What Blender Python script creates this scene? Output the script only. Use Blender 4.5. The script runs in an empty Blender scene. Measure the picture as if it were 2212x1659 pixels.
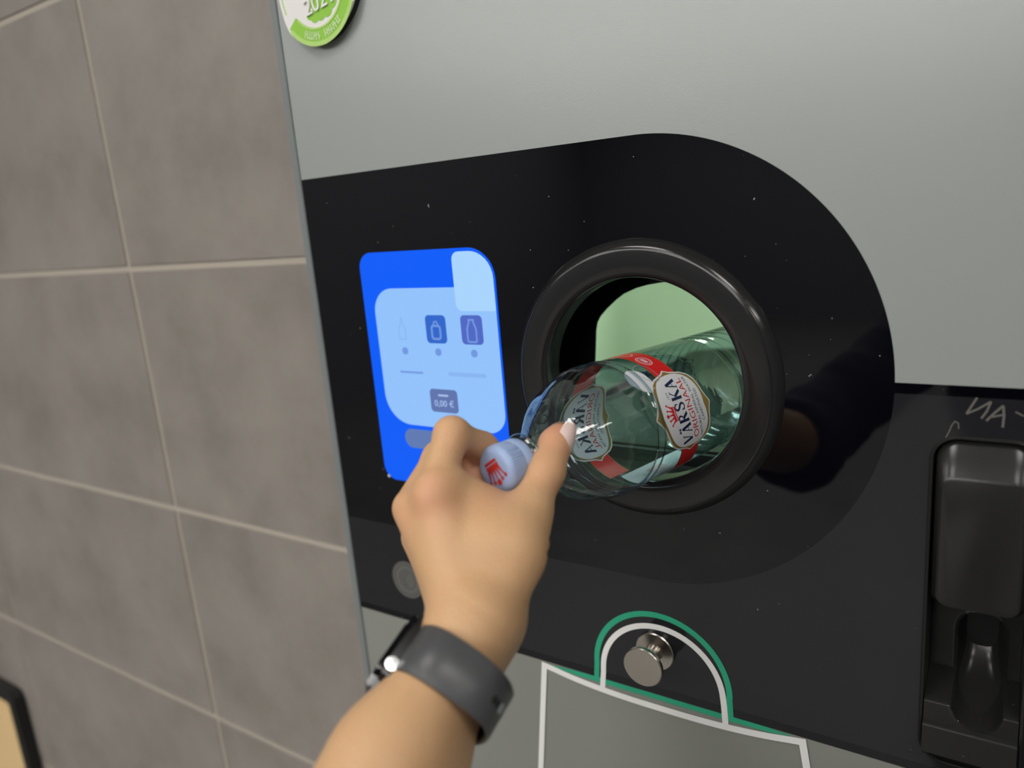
import bpy, bmesh, math, random
import numpy as np
from mathutils import Vector, Matrix

random.seed(4)
S = bpy.context.scene
COL = S.collection
PI = math.pi

# ------------------------------------------------------------------ camera
FPX = 1634.0
CAM = np.array([0.0, -0.46, 1.45])
RIGHT = np.array([0.83543779, 0.54338888, -0.08229354])
FWD = np.array([-0.54689428, 0.80717572, -0.22220261])
UP = np.cross(RIGHT, FWD)
cd = bpy.data.cameras.new('camera')
cam = bpy.data.objects.new('camera', cd)
COL.objects.link(cam)
cam.matrix_world = Matrix(((RIGHT[0], UP[0], -FWD[0], CAM[0]), (RIGHT[1], UP[1], -FWD[1], CAM[1]),
                           (RIGHT[2], UP[2], -FWD[2], CAM[2]), (0, 0, 0, 1)))
cd.sensor_fit = 'HORIZONTAL'; cd.sensor_width = 36.0; cd.lens = FPX / 2212 * 36.0
cd.clip_start = 0.01; cd.clip_end = 50
cd.dof.use_dof = True; cd.dof.focus_distance = 0.492; cd.dof.aperture_fstop = 4.2
S.camera = cam
S.view_settings.view_transform = 'Standard'; S.view_settings.look = 'None'
S.view_settings.exposure = 0.0; S.view_settings.gamma = 1.0; S.view_settings.use_curve_mapping = False
w = bpy.data.worlds.new('world'); S.world = w; w.use_nodes = True
w.node_tree.nodes['Background'].inputs[0].default_value = (1.0, 0.97, 0.92, 1)
w.node_tree.nodes['Background'].inputs[1].default_value = 0.05
LAMP = 9.6          # radiance of the ceiling panels
S.cycles.max_bounces = 14; S.cycles.transparent_max_bounces = 24; S.cycles.use_denoising = True


def at(u, v, z):
    """world point seen at photo pixel (u, v), z metres deep"""
    return CAM + z * (FWD + RIGHT * (u - 1106) / FPX - UP * (v - 829.5) / FPX)


def V3(a): return Vector((float(a[0]), float(a[1]), float(a[2])))


ZC = 1.45   # heights below are written from camera height

# ------------------------------------------------------------------ materials
def mat(name, base=(.5, .5, .5), rough=.5, metal=0.0, spec=.5, coat=0.0, emit=None, es=1.0, sss=0.0, sssr=(1, .3, .15), trans=0.0, ior=1.45):
    m = bpy.data.materials.new(name); m.use_nodes = True
    b = m.node_tree.nodes['Principled BSDF']
    b.inputs['Base Color'].default_value = (*base, 1); b.inputs['Roughness'].default_value = rough
    b.inputs['Metallic'].default_value = metal; b.inputs['Specular IOR Level'].default_value = spec
    b.inputs['Coat Weight'].default_value = coat; b.inputs['Coat Roughness'].default_value = .04
    b.inputs['IOR'].default_value = ior; b.inputs['Transmission Weight'].default_value = trans
    if emit: b.inputs['Emission Color'].default_value = (*emit, 1); b.inputs['Emission Strength'].default_value = es
    if sss:
        b.inputs['Subsurface Weight'].default_value = sss; b.inputs['Subsurface Radius'].default_value = sssr
        b.inputs['Subsurface Scale'].default_value = .006
    return m


def srgb(*c):
    return tuple(((x / 255) / 12.92 if x / 255 <= .04045 else ((x / 255 + .055) / 1.055) ** 2.4) for x in c)


def nd(m, t, **kw):
    n = m.node_tree.nodes.new(t)
    for k, v in kw.items(): setattr(n, k, v)
    return n


def lk(m, a, b): m.node_tree.links.new(a, b)


def coords(m, scale=(1, 1, 1)):
    tc = nd(m, 'ShaderNodeTexCoord'); mp = nd(m, 'ShaderNodeMapping')
    lk(m, tc.outputs['Object'], mp.inputs[0]); mp.inputs['Scale'].default_value = scale
    return mp.outputs[0]


def ramp(m, fac, stops):
    r = nd(m, 'ShaderNodeValToRGB'); lk(m, fac, r.inputs[0]); e = r.color_ramp.elements
    while len(e) < len(stops): e.new(.5)
    for i, (p, c) in enumerate(stops): e[i].position = p; e[i].color = (*c, 1) if len(c) == 3 else c
    return r.outputs[0]


def noise(m, co, scale, detail=3, rough=.55):
    n = nd(m, 'ShaderNodeTexNoise'); lk(m, co, n.inputs['Vector'])
    n.inputs['Scale'].default_value = scale; n.inputs['Detail'].default_value = detail; n.inputs['Roughness'].default_value = rough
    return n.outputs['Fac']


def bump(m, h, strength=.1, dist=.001):
    b = nd(m, 'ShaderNodeBump'); b.inputs['Strength'].default_value = strength; b.inputs['Distance'].default_value = dist
    lk(m, h, b.inputs['Height']); lk(m, b.outputs[0], m.node_tree.nodes['Principled BSDF'].inputs['Normal'])


def P(m): return m.node_tree.nodes['Principled BSDF']


def math_(m, op, a, b=None):
    n = nd(m, 'ShaderNodeMath', operation=op)
    for i, x in enumerate((a, b)):
        if x is None: continue
        if isinstance(x, (int, float)): n.inputs[i].default_value = x
        else: lk(m, x, n.inputs[i])
    return n.outputs[0]


def dust(m, base, amount=.80, scale=160, size=.11, col=(.7, .7, .68)):
    """sparse lint and dust specks on a dark glossy sheet"""
    co = coords(m, (1, 1, 1))
    vo = nd(m, 'ShaderNodeTexVoronoi'); vo.inputs['Scale'].default_value = scale
    nz = nd(m, 'ShaderNodeTexNoise'); nz.inputs['Scale'].default_value = 420; lk(m, co, nz.inputs['Vector'])
    mx = nd(m, 'ShaderNodeMix', data_type='VECTOR'); mx.inputs[0].default_value = .004
    lk(m, co, mx.inputs[4]); lk(m, nz.outputs['Color'], mx.inputs[5]); lk(m, mx.outputs[1], vo.inputs['Vector'])
    sep = nd(m, 'ShaderNodeSeparateColor'); lk(m, vo.outputs['Color'], sep.inputs[0])
    pick = math_(m, 'GREATER_THAN', sep.outputs[0], amount)
    near = math_(m, 'LESS_THAN', vo.outputs['Distance'], math_(m, 'MULTIPLY', sep.outputs[1], size))
    f = math_(m, 'MULTIPLY', pick, near)
    f = math_(m, 'MULTIPLY', f, sep.outputs[2])
    c = nd(m, 'ShaderNodeMix', data_type='RGBA'); lk(m, f, c.inputs[0])
    c.inputs[6].default_value = (*base, 1); c.inputs[7].default_value = (*col, 1)
    lk(m, c.outputs[2], P(m).inputs['Base Color'])
    rf = math_(m, 'ADD', math_(m, 'MULTIPLY', f, .6), P(m).inputs['Roughness'].default_value)
    lk(m, rf, P(m).inputs['Roughness'])


M = {}
M['grey'] = mat('grey_lacquered_sheet', (.325, .350, .335), .26, spec=.95, coat=.0)
co = coords(M['grey']); bump(M['grey'], noise(M['grey'], co, 700, 2), .10, .0006)
M['door'] = mat('grey_door_sheet', (.255, .262, .235), .38)
co = coords(M['door']); bump(M['door'], noise(M['door'], co, 700, 2), .06, .0005)
M['black_glass'] = mat('black_printed_glass', (.0016, .0016, .0032), .03, spec=.6)
dust(M['black_glass'], (.0016, .0016, .0032))
M['charcoal'] = mat('charcoal_printed_sheet', (.017, .0168, .0195), .07, spec=.5)
dust(M['charcoal'], (.017, .0168, .0195), .88, 140, .11, (.4, .4, .39))
M['frame'] = mat('grey_edge_frame', (.20, .22, .22), .4)
M['ring'] = mat('black_moulded_plastic', (.014, .014, .0145), .15, spec=.65)
co = coords(M['ring'], (90, 90, 900)); h = noise(M['ring'], co, 1.0, 4, .7)
lk(M['ring'], ramp(M['ring'], h, [(.35, (.13,) * 3), (.8, (.24,) * 3)]), P(M['ring']).inputs['Roughness'])
M['black'] = mat('black_plastic', (.012, .012, .012), .3)
M['black_gloss'] = mat('black_gloss_plastic', (.008, .008, .008), .13)
M['slot'] = mat('slot_plastic', (.02, .02, .0195), .22)
dust(M['slot'], (.02, .02, .0195), .93, 170, .14, (.2, .2, .19))
M['steel'] = mat('brushed_steel', (.50, .46, .41), .24, 1.0)
co = coords(M['steel'], (900, 30, 30)); bump(M['steel'], noise(M['steel'], co, 1, 3), .08, .0003)
M['white_ink'] = mat('white_vinyl', (.90, .89, .87), .45)
M['green_ink'] = mat('green_vinyl', (.03, .40, .23), .45)
M['scr_blue'] = mat('screen_blue', (0, 0, 0), .1, emit=srgb(0, 92, 248))
M['scr_card'] = mat('screen_card', (0, 0, 0), .1, emit=srgb(146, 194, 250))
M['scr_light'] = mat('screen_light', (0, 0, 0), .1, emit=srgb(168, 212, 253))
M['scr_icon'] = mat('screen_icon_blue', (0, 0, 0), .1, emit=srgb(48, 102, 202))
M['scr_violet'] = mat('screen_icon_violet', (0, 0, 0), .1, emit=srgb(80, 104, 196))
M['scr_line'] = mat('screen_line', (0, 0, 0), .1, emit=srgb(112, 150, 222))
M['scr_faint'] = mat('screen_faint', (0, 0, 0), .1, emit=srgb(136, 180, 240))
M['scr_slate'] = mat('screen_slate', (0, 0, 0), .1, emit=srgb(95, 116, 172))
M['scr_text'] = mat('screen_text', (0, 0, 0), .1, emit=srgb(165, 190, 235))
M['scr_grey'] = mat('screen_button', (0, 0, 0), .1, emit=srgb(95, 122, 178))
M['reader'] = mat('reader_grey', (.105, .105, .097), .3)
M['reader_l'] = mat('reader_line', (.145, .145, .135), .3)
M['badge_w'] = mat('badge_white', (.84, .82, .80), .35)
M['badge_g'] = mat('badge_green', (.28, .60, .04), .35)
M['badge_l'] = mat('badge_light_green', (.46, .70, .19), .35)
M['badge_t'] = mat('badge_text_green', (.58, .77, .38), .4)
M['scratch'] = mat('scratched_plastic', (.13, .12, .11), .6)
M['chamber'] = mat('pale_chamber', (.62, .70, .56), .6)
M['tile'] = mat('stone_tile', (.2, .18, .16), .42)
m = M['tile']; co = coords(m)
oi = nd(m, 'ShaderNodeObjectInfo'); ad = nd(m, 'ShaderNodeVectorMath', operation='ADD'); sc_ = nd(m, 'ShaderNodeVectorMath', operation='SCALE')
cb = nd(m, 'ShaderNodeCombineXYZ'); lk(m, oi.outputs['Random'], cb.inputs[0]); lk(m, oi.outputs['Random'], cb.inputs[2])
lk(m, cb.outputs[0], sc_.inputs[0]); sc_.inputs['Scale'].default_value = 37; lk(m, co, ad.inputs[0]); lk(m, sc_.outputs[0], ad.inputs[1])
n1 = noise(m, ad.outputs[0], 9, 6, .62)
lk(m, ramp(m, n1, [(.3, (.215, .190, .168)), (.5, (.268, .238, .214)), (.72, (.308, .278, .250))]), P(m).inputs['Base Color'])
bump(m, noise(m, ad.outputs[0], 60, 4), .12, .001)
M['grout'] = mat('grout', (.43, .385, .325), .85)
M['plaster'] = mat('plaster', (.13, .13, .135), .8)
M['ceil'] = mat('ceiling_white', (.72, .72, .70), .85)
M['floor'] = mat('floor_tile', (.30, .28, .25), .35)
m = M['floor']; co = coords(m); lk(m, ramp(m, noise(m, co, 6, 5), [(.3, (.10, .097, .092)), (.7, (.15, .145, .138))]), P(m).inputs['Base Color'])
M['lamp'] = mat('lamp_diffuser', (.8, .8, .8), .5, emit=(1.0, .982, .945), es=LAMP)
M['white_metal'] = mat('white_metal', (.7, .7, .7), .4)
M['tan'] = mat('tan_board', srgb(226, 194, 142), .55)
M['cloth'] = mat('navy_cotton', (.075, .082, .115), .8)
m = M['cloth']; co = coords(m); bump(m, noise(m, co, 260, 3), .25, .002)
M['trousers'] = mat('dark_denim', (.02, .025, .04), .85)
M['hair'] = mat('brown_hair', (.10, .055, .025), .45)
M['shoe'] = mat('white_shoe', (.6, .6, .58), .6)
M['strap'] = mat('grey_rubber_strap', (.075, .076, .080), .36)
M['strap_in'] = mat('strap_hole', (.01, .01, .01), .6)
M['skin'] = mat('skin', (.60, .36, .20), .46, spec=.4, sss=.18)
m = M['skin']
atn = nd(m, 'ShaderNodeAttribute'); atn.attribute_name = 'blush'
co = coords(m)
mixc = nd(m, 'ShaderNodeMix', data_type='RGBA'); mixc.inputs[6].default_value = (.63, .385, .205, 1); mixc.inputs[7].default_value = (.66, .30, .19, 1)
fq = math_(m, 'ADD', atn.outputs['Fac'], math_(m, 'MULTIPLY', math_(m, 'SUBTRACT', noise(m, co, 70, 4), .5), .35))
lk(m, fq, mixc.inputs[0]); lk(m, mixc.outputs[2], P(m).inputs['Base Color'])
vo = nd(m, 'ShaderNodeTexVoronoi'); vo.inputs['Scale'].default_value = 900; lk(m, co, vo.inputs['Vector'])
bump(m, math_(m, 'ADD', math_(m, 'MULTIPLY', vo.outputs['Distance'], .6), noise(m, co, 240, 4)), .28, .0007)
M['nail'] = mat('painted_nail', (.80, .60, .55), .18, coat=.6, sss=.05)
M['cap'] = mat('pale_blue_cap', (.36, .47, .72), .36, sss=.35, sssr=(.5, .6, 1))
M['red_ink'] = mat('red_print', (.66, .016, .026), .35)
M['red_cap'] = mat('cap_red_print', (.58, .030, .022), .45)
M['label_white'] = mat('label_white', (.74, .75, .77), .3)
M['label_rose'] = mat('label_rose', (.70, .50, .52), .35)
M['gold'] = mat('label_gold', (.34, .215, .055), .35, .25)
M['navy'] = mat('navy_print', (.012, .02, .075), .35)
M['red_band'] = mat('red_band', (.70, .020, .022), .3)
M['pet'] = bpy.data.materials.new('clear_pet'); m = M['pet']; m.use_nodes = True
for n in list(m.node_tree.nodes):
    if n.type != 'OUTPUT_MATERIAL': m.node_tree.nodes.remove(n)
tr = nd(m, 'ShaderNodeBsdfTransparent'); gl = nd(m, 'ShaderNodeBsdfGlossy'); gl.inputs['Roughness'].default_value = .025
lw = nd(m, 'ShaderNodeLayerWeight'); lw.inputs[0].default_value = .5
tint = ramp(m, lw.outputs['Facing'], [(0.0, (.76, .845, .885)), (.55, (.67, .775, .825)), (.86, (.36, .51, .58)), (1.0, (.12, .22, .29))])
lk(m, tint, tr.inputs[0])
co = coords(m)
nb = nd(m, 'ShaderNodeBump'); nb.inputs['Strength'].default_value = .30; nb.inputs['Distance'].default_value = .002
lk(m, noise(m, co, 46, 4, .5), nb.inputs['Height'])
for t in (gl, lw): lk(m, nb.outputs[0], t.inputs['Normal'])
mxs = nd(m, 'ShaderNodeMixShader')
lk(m, math_(m, 'ADD', math_(m, 'MULTIPLY', math_(m, 'POWER', lw.outputs['Facing'], 4.0), .9), .10), mxs.inputs[0])    # thin wall: both faces reflect alike
lk(m, tr.outputs[0], mxs.inputs[1]); lk(m, gl.outputs[0], mxs.inputs[2])
lk(m, mxs.outputs[0], m.node_tree.nodes['Material Output'].inputs['Surface'])


# ------------------------------------------------------------------ helpers
def link(name, me, m, parent=None, smooth=False):
    o = bpy.data.objects.new(name, me); COL.objects.link(o)
    if m is not None: me.materials.append(m)
    if parent is not None: o.parent = parent
    if smooth:
        for p in me.polygons: p.use_smooth = True
    return o


def mesh(name, verts, faces, m, parent=None, smooth=False, off=None):
    vs = np.asarray(verts, float)
    if parent is not None: vs = vs - np.array(origin(parent))
    me = bpy.data.meshes.new(name); me.from_pydata(vs.tolist(), [], [list(f) for f in faces]); me.update()
    return link(name, me, m, parent, smooth)


def origin(o):
    p = np.array(o.location, float)
    while o.parent: o = o.parent; p = p + np.array(o.location, float)
    return p


def bm_obj(name, bm, m, parent=None, smooth=False, auto=None):
    if parent is not None: bmesh.ops.translate(bm, verts=bm.verts[:], vec=-Vector(origin(parent)))
    bmesh.ops.recalc_face_normals(bm, faces=bm.faces[:])
    me = bpy.data.meshes.new(name); bm.to_mesh(me); bm.free()
    o = link(name, me, m, parent, smooth)
    if auto is not None:
        me.set_sharp_from_angle(angle=math.radians(auto))
    return o


def thing(name, label, cat, loc, group=None):
    o = bpy.data.objects.new(name, None); o.empty_display_size = .05; COL.objects.link(o); o.location = loc
    o['label'] = label; o['category'] = cat
    if group: o['group'] = group
    return o


def structure(o): o['kind'] = 'structure'; return o


def add_box(bm, x0, x1, y0, y1, z0, z1, bev=0, seg=2):
    r = bmesh.ops.create_cube(bm, size=1, matrix=Matrix.Translation(((x0 + x1) / 2, (y0 + y1) / 2, (z0 + z1) / 2)) @ Matrix.Diagonal((x1 - x0, y1 - y0, z1 - z0, 1)))
    if bev:
        es = list({e for v in r['verts'] for e in v.link_edges})
        bmesh.ops.bevel(bm, geom=es, offset=bev, segments=seg, affect='EDGES', profile=.5)


def box(name, b, m, parent=None, bev=0, seg=2, smooth=False):
    bm = bmesh.new(); add_box(bm, *b, bev, seg)
    return bm_obj(name, bm, m, parent, smooth=bool(bev), auto=35 if bev else None)


def plate(name, outline, holes, y0, y1, m, parent=None, bev=0):
    """flat sheet parallel to the machine front: outline and holes in (x, z from camera height)"""
    bm = bmesh.new(); edges = []
    for loop in [outline] + holes:
        vs = [bm.verts.new((x, y1, z + ZC)) for x, z in loop]
        edges += [bm.edges.new((vs[i], vs[(i + 1) % len(vs)])) for i in range(len(vs))]
    bmesh.ops.triangle_fill(bm, edges=edges, use_beauty=True)
    if abs(y0 - y1) > 1e-7:
        r = bmesh.ops.extrude_face_region(bm, geom=bm.faces[:])
        bmesh.ops.translate(bm, verts=[v for v in r['geom'] if isinstance(v, bmesh.types.BMVert)], vec=(0, y0 - y1, 0))
    return bm_obj(name, bm, m, parent)


def circ(cx, cz, r, n=64, a0=0, a1=2 * PI, end=False):
    k = n + 1 if end else n
    return [(cx + r * math.cos(a0 + (a1 - a0) * i / n), cz + r * math.sin(a0 + (a1 - a0) * i / n)) for i in range(k)]


def rrect(x0, x1, z0, z1, r, n=8, radii=None):
    rr = radii or (r, r, r, r)      # bl, br, tr, tl
    out = []
    for (cx, cz, a, q) in ((x0 + rr[0], z0 + rr[0], PI, rr[0]), (x1 - rr[1], z0 + rr[1], 1.5 * PI, rr[1]), (x1 - rr[2], z1 - rr[2], 0, rr[2]), (x0 + rr[3], z1 - rr[3], .5 * PI, rr[3])):
        out += [(cx + q * math.cos(a + .5 * PI * i / n), cz + q * math.sin(a + .5 * PI * i / n)) for i in range(n + 1)]
    return out


def ribbon(path, wd, closed=False):
    """polygon strip (verts2d, faces) of width wd along a 2-D path"""
    n = len(path); vs = []; fs = []
    p = [np.array(q, float) for q in path]
    for i in range(n):
        a = p[i - 1] if (i > 0 or closed) else p[i]; b = p[(i + 1) % n] if (i < n - 1 or closed) else p[i]
        t1 = p[i] - a; t2 = b - p[i]
        t1 = t1 / (np.linalg.norm(t1) + 1e-12); t2 = t2 / (np.linalg.norm(t2) + 1e-12)
        t = t1 + t2
        if np.linalg.norm(t) < 1e-9: t = t1 if np.linalg.norm(t1) > .5 else t2
        t /= np.linalg.norm(t); nn = np.array([-t[1], t[0]])
        c = max(.45, abs(float(np.dot(nn, [-t1[1], t1[0]])))) if np.linalg.norm(t1) > .5 else 1.0
        ww = (wd[i] if hasattr(wd, '__len__') else wd) / 2 / c
        vs += [tuple(p[i] + nn * ww), tuple(p[i] - nn * ww)]
    for i in range(n - 1 if not closed else n):
        j = (i + 1) % n
        fs.append((2 * i, 2 * i + 1, 2 * j + 1, 2 * j))
    return vs, fs


class Flat:
    """collects 2-D shapes (x, z) to be laid on the machine front or wrapped round the bottle"""
    def __init__(s): s.v = []; s.f = []; s.k = []; s.c = 0
    def add(s, vs, fs):
        k = len(s.v); s.k += [s.c] * len(vs); s.c += 1; s.v += [tuple(q) for q in vs]; s.f += [tuple(i + k for i in f) for f in fs]; return s
    def poly(s, pts): return s.add(pts, [tuple(range(len(pts)))])
    def strip(s, path, wd, closed=False): return s.add(*ribbon(path, wd, closed))
    def disc(s, x, z, r, n=20): return s.poly(circ(x, z, r, n))
    def ring(s, x, z, r, wd, n=40, a0=0, a1=2 * PI):
        full = abs(a1 - a0 - 2 * PI) < 1e-6
        return s.strip(circ(x, z, r, n, a0, a1, end=not full), wd, full)
    def text(s, body, x, z, size, ang=0, sx=1.0, align='CENTER', fn=None):
        vs, fs = text2d(body, size, align)
        c, q = math.cos(ang), math.sin(ang)
        pts = [(x + (a * sx) * c - b * q, z + (a * sx) * q + b * c) for a, b in vs]
        if fn: pts = [fn(*t) for t in pts]
        return s.add(pts, fs)
    def front(s, name, y, m, parent, thick=.0002):
        """lay on the machine front with a hair of thickness"""
        bm = bmesh.new(); vs = [bm.verts.new((a, y - 4e-6 * k_, b + ZC)) for (a, b), k_ in zip(s.v, s.k)]
        for f in s.f:
            try: bm.faces.new([vs[i] for i in f])
            except ValueError: pass
        r = bmesh.ops.extrude_face_region(bm, geom=bm.faces[:])
        bmesh.ops.translate(bm, verts=[v for v in r['geom'] if isinstance(v, bmesh.types.BMVert)], vec=(0, -thick, 0))
        return bm_obj(name, bm, m, parent)


_tx = {}
def text2d(body, size, align='CENTER'):
    k = (body, align)
    if k not in _tx:
        cu = bpy.data.curves.new('lettering', 'FONT'); cu.body = body; cu.align_x = align; cu.align_y = 'CENTER'; cu.size = 1; cu.resolution_u = 3
        o = bpy.data.objects.new('lettering', cu); COL.objects.link(o)
        dg = bpy.context.evaluated_depsgraph_get(); me = o.evaluated_get(dg).to_mesh()
        _tx[k] = ([(v.co.x, v.co.y) for v in me.vertices], [tuple(p.vertices) for p in me.polygons])
        o.evaluated_get(dg).to_mesh_clear(); bpy.data.objects.remove(o); bpy.data.curves.remove(cu)
    vs, fs = _tx[k]
    return [(a * size, b * size) for a, b in vs], fs


def lathe(name, prof, origin_, axis, e1, m, parent=None, n=72, smooth=True, auto=None, fn=None, closed_ends=False, k=1.0):
    """prof: (s along axis, r)"""
    axis = np.array(axis, float); e1 = np.array(e1, float); e2 = np.cross(axis, e1)
    vs = []; fs = []
    for (s, r) in prof:
        for q in range(n):
            a = 2 * PI * q / n; rr = fn(s, a, r) if fn else r
            vs.append(np.array(origin_) + k * (axis * s + rr * (math.cos(a) * e1 + math.sin(a) * e2)))
    for i in range(len(prof) - 1):
        for q in range(n):
            j = (q + 1) % n
            fs.append((i * n + q, i * n + j, (i + 1) * n + j, (i + 1) * n + q))
    if closed_ends:
        fs.append(tuple(range(n))[::-1]); fs.append(tuple((len(prof) - 1) * n + q for q in range(n)))
    o = mesh(name, vs, fs, m, parent, smooth)
    if auto: o.data.set_sharp_from_angle(angle=math.radians(auto))
    return o


# ------------------------------------------------------------------ room
WX0, WX1, WY0, WH = -4.6, 2.9, -8.4, 2.75
MX0, MX1, MTOP = -.5165, .375, 2.02       # the machine's front
YW = .034                                # face of the grout behind the machine front
structure(box('floor', (WX0 - .1, WX1 + .1, WY0 - .1, 1.0, -.06, 0), M['floor']))
structure(box('ceiling', (WX0 - .1, WX1 + .1, WY0 - .1, 1.0, WH, WH + .06), M['ceil']))
structure(box('wall_left', (WX0 - .1, WX0, WY0, YW + .1, 0, WH), M['plaster']))
structure(box('wall_right', (WX1, WX1 + .1, WY0, YW + .1, 0, WH), M['plaster']))
structure(box('wall_front', (WX0 - .1, WX1 + .1, WY0 - .1, WY0, 0, WH), M['plaster']))
bm = bmesh.new()
add_box(bm, WX0 - .1, MX0 - .001, YW, YW + .1, 0, WH); add_box(bm, MX1 + .001, WX1 + .1, YW, YW + .1, 0, WH)
add_box(bm, MX0 - .001, MX1 + .001, YW, YW + .1, MTOP + .001, WH)
wall = structure(bm_obj('wall_back', bm, M['grout']))
zj = [z for z in (1.4215 - .2945 * k for k in range(-5, 6))]
xj = [-.849 + .558 * k for k in range(-7, 8)]
zs = [0.0] + sorted(z for z in zj if .01 < z < WH - .01) + [WH]
xs = [WX0] + [x for x in xj if WX0 + .02 < x < WX1 - .02] + [WX1]
G = .0034
tile_cache = {}
for i in range(len(xs) - 1):
    for j in range(len(zs) - 1):
        x0, x1, z0, z1 = xs[i] + G, xs[i + 1] - G, zs[j] + G, zs[j + 1] - G
        pieces = [(x0, x1, z0, z1)]
        if x1 > MX0 and x0 < MX1:          # cut round the machine
            pieces = []
            if x0 < MX0 - .02: pieces.append((x0, MX0 - .004, z0, z1))
            if x1 > MX1 + .02: pieces.append((MX1 + .004, x1, z0, z1))
            if z1 > MTOP + .02: pieces.append((max(x0, MX0 - .004), min(x1, MX1 + .004), max(z0, MTOP + .004), z1))
        for (a, b, c, d) in pieces:
            if b - a < .01 or d - c < .01: continue
            key = (round(b - a, 4), round(d - c, 4))
            if key not in tile_cache:
                bm = bmesh.new(); add_box(bm, -key[0] / 2, key[0] / 2, -.0016, 0, -key[1] / 2, key[1] / 2)
                fe = [e for e in bm.edges if all(v.co.y < -.001 for v in e.verts)]
                bmesh.ops.bevel(bm, geom=fe, offset=.0006, segments=1, affect='EDGES')
                me = bpy.data.meshes.new('tile'); bm.to_mesh(me); bm.free(); me.materials.append(M['tile']); tile_cache[key] = me
            o = bpy.data.objects.new('tile', tile_cache[key]); COL.objects.link(o); o.parent = wall
            o.location = ((a + b) / 2, YW - .0002, (c + d) / 2)

ORD = ('first', 'second', 'third', 'fourth', 'fifth')
rows = [('square', -1.05, (-.7, .7, 2.1), .29, .29), ('square', -2.3, (-3.5, -2.1, -.7, .7, 2.1), .29, .29)] + \
       [('unseen long', y, (-3.5, -2.1, -.7, .7), .62, .25) for y in (-3.7, -4.6, -5.5, -6.4, -7.3)]  # far rows out of view, added to give the upper grey panel its gloss
for iy, (kind, ly, LX, hx, hy) in enumerate(rows):
    for ix, lx in enumerate(LX):
        where = 'row %s from the tiled wall' % ('nearest', 'second', 'third', 'fourth', 'fifth', 'sixth', 'last')[iy] if iy else 'row nearest the tiled wall'
        t = thing('ceiling_light', '%s %s ceiling light from the left in the %s' % (ORD[ix], kind, where.replace('row second', 'second row').replace('row third', 'third row').replace('row fourth', 'fourth row').replace('row fifth', 'fifth row').replace('row sixth', 'sixth row').replace('row last', 'last row')), 'ceiling light', (lx, ly, WH), 'ceiling light panels')
        bm = bmesh.new()
        for b in ((-hx - .02, hx + .02, -hy - .02, -hy), (-hx - .02, hx + .02, hy, hy + .02), (-hx - .02, -hx, -hy, hy), (hx, hx + .02, -hy, hy)):
            add_box(bm, lx + b[0], lx + b[1], ly + b[2], ly + b[3], WH - .03, WH - .001)
        bm_obj('frame', bm, M['white_metal'], t)
        box('diffuser', (lx - hx + .001, lx + hx - .001, ly - hy + .001, ly + hy - .001, WH - .022, WH - .012), M['lamp'], t)

# tan board with black rim at the foot of the tiled wall
t = thing('display_board', 'tan board with a thick black rim standing against the tiled wall', 'board', (-1.75, .01, 0))
bx0, bx1, bz1 = -2.1, -1.442, .690
outer = rrect(bx0, bx1, .0 - ZC, bz1 - ZC, .015, 4); inn = rrect(bx0 + .024, bx1 - .024, .024 - ZC, bz1 - .024 - ZC, .005, 3)
plate('rim', outer, [inn], .012, .030, M['black'], t)
plate('panel', rrect(bx0 + .022, bx1 - .022, .022 - ZC, bz1 - .022 - ZC, .005, 3), [], .015, .025, M['tan'], t)

# ------------------------------------------------------------------ the machine
mc = thing('reverse_vending_machine', 'grey and black bottle return machine built into the tiled wall', 'machine', ((MX0 + MX1) / 2, .35, 0))
RC = (-.2078, -.1190)                 # centre of the inlet
PC = (-.2052, -.1124); PR = .1525     # centre and radius of the round end of the black panel
XL = -.5085
ZT, ZB = PC[1] + PR, PC[1] - PR       # top and bottom of the black panel
ZD = -.3583                           # bottom edge of the black area
ZR = -.1113                           # top edge of the black area right of the round end
XR = MX1 - .004
HR = .0905
a_r = math.asin((ZR - PC[1]) / PR); a_c = math.asin((-.1175 - PC[1]) / PR)
arc_top = circ(*PC, PR, 60, PI / 2, a_r, True)
upper = [(XL, MTOP - .004 - ZC), (XL, ZT)] + arc_top + [(XR, ZR), (XR, MTOP - .004 - ZC)]
plate('front_panel', upper, [], 0, .004, M['grey'], mc)
# black sheet: round-ended panel, border round the charcoal field
XS = (-.0330, .0175); ZS = (-.3460, -.1405)   # opening for the receipt module
arc_low = circ(*PC, PR, 60, a_c, -PI / 2, True)
blk = [(XL, ZT)] + arc_top + [(XR, ZR), (XR, -.1175)] + arc_low + [(XL, ZB)]
plate('black_panel', blk, [circ(*RC, HR, 72)], 0, .004, M['black_glass'], mc)
plate('black_border', [(XL, -.3521), (XR, -.3521), (XR, ZD), (XL, ZD)], [], 0, .004, M['black_glass'], mc)
arc_low2 = [(x, z) for x, z in arc_low]
ch = [(XL, ZB)] + arc_low2[::-1] + [(XR, -.1175), (XR, -.3521), (XL, -.3521)]
plate('charcoal_panel', ch, [rrect(XS[0], XS[1], ZS[0], ZS[1], .013, 6)], 0, .004, M['charcoal'], mc)
plate('lower_door', [(XL, ZD - .0006), (XR, ZD - .0006), (XR, .09 - ZC), (XL, .09 - ZC)], [], 0.0005, .006, M['door'], mc)
plate('plinth', [(XL, .086 - ZC), (XR, .086 - ZC), (XR, .002 - ZC), (XL, .002 - ZC)], [], .03, .04, M['black'], mc)
bm = bmesh.new()
add_box(bm, MX0, XL - .0006, -.0012, .03, .002, MTOP, .0008, 1); add_box(bm, XR + .0006, MX1, -.0012, .03, .002, MTOP, .0008, 1)
add_box(bm, XL - .0006, XR + .0006, -.0012, .03, MTOP - .0035, MTOP, .0005, 1)
bm_obj('edge_frame', bm, M['frame'], mc)
bm = bmesh.new()
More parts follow.
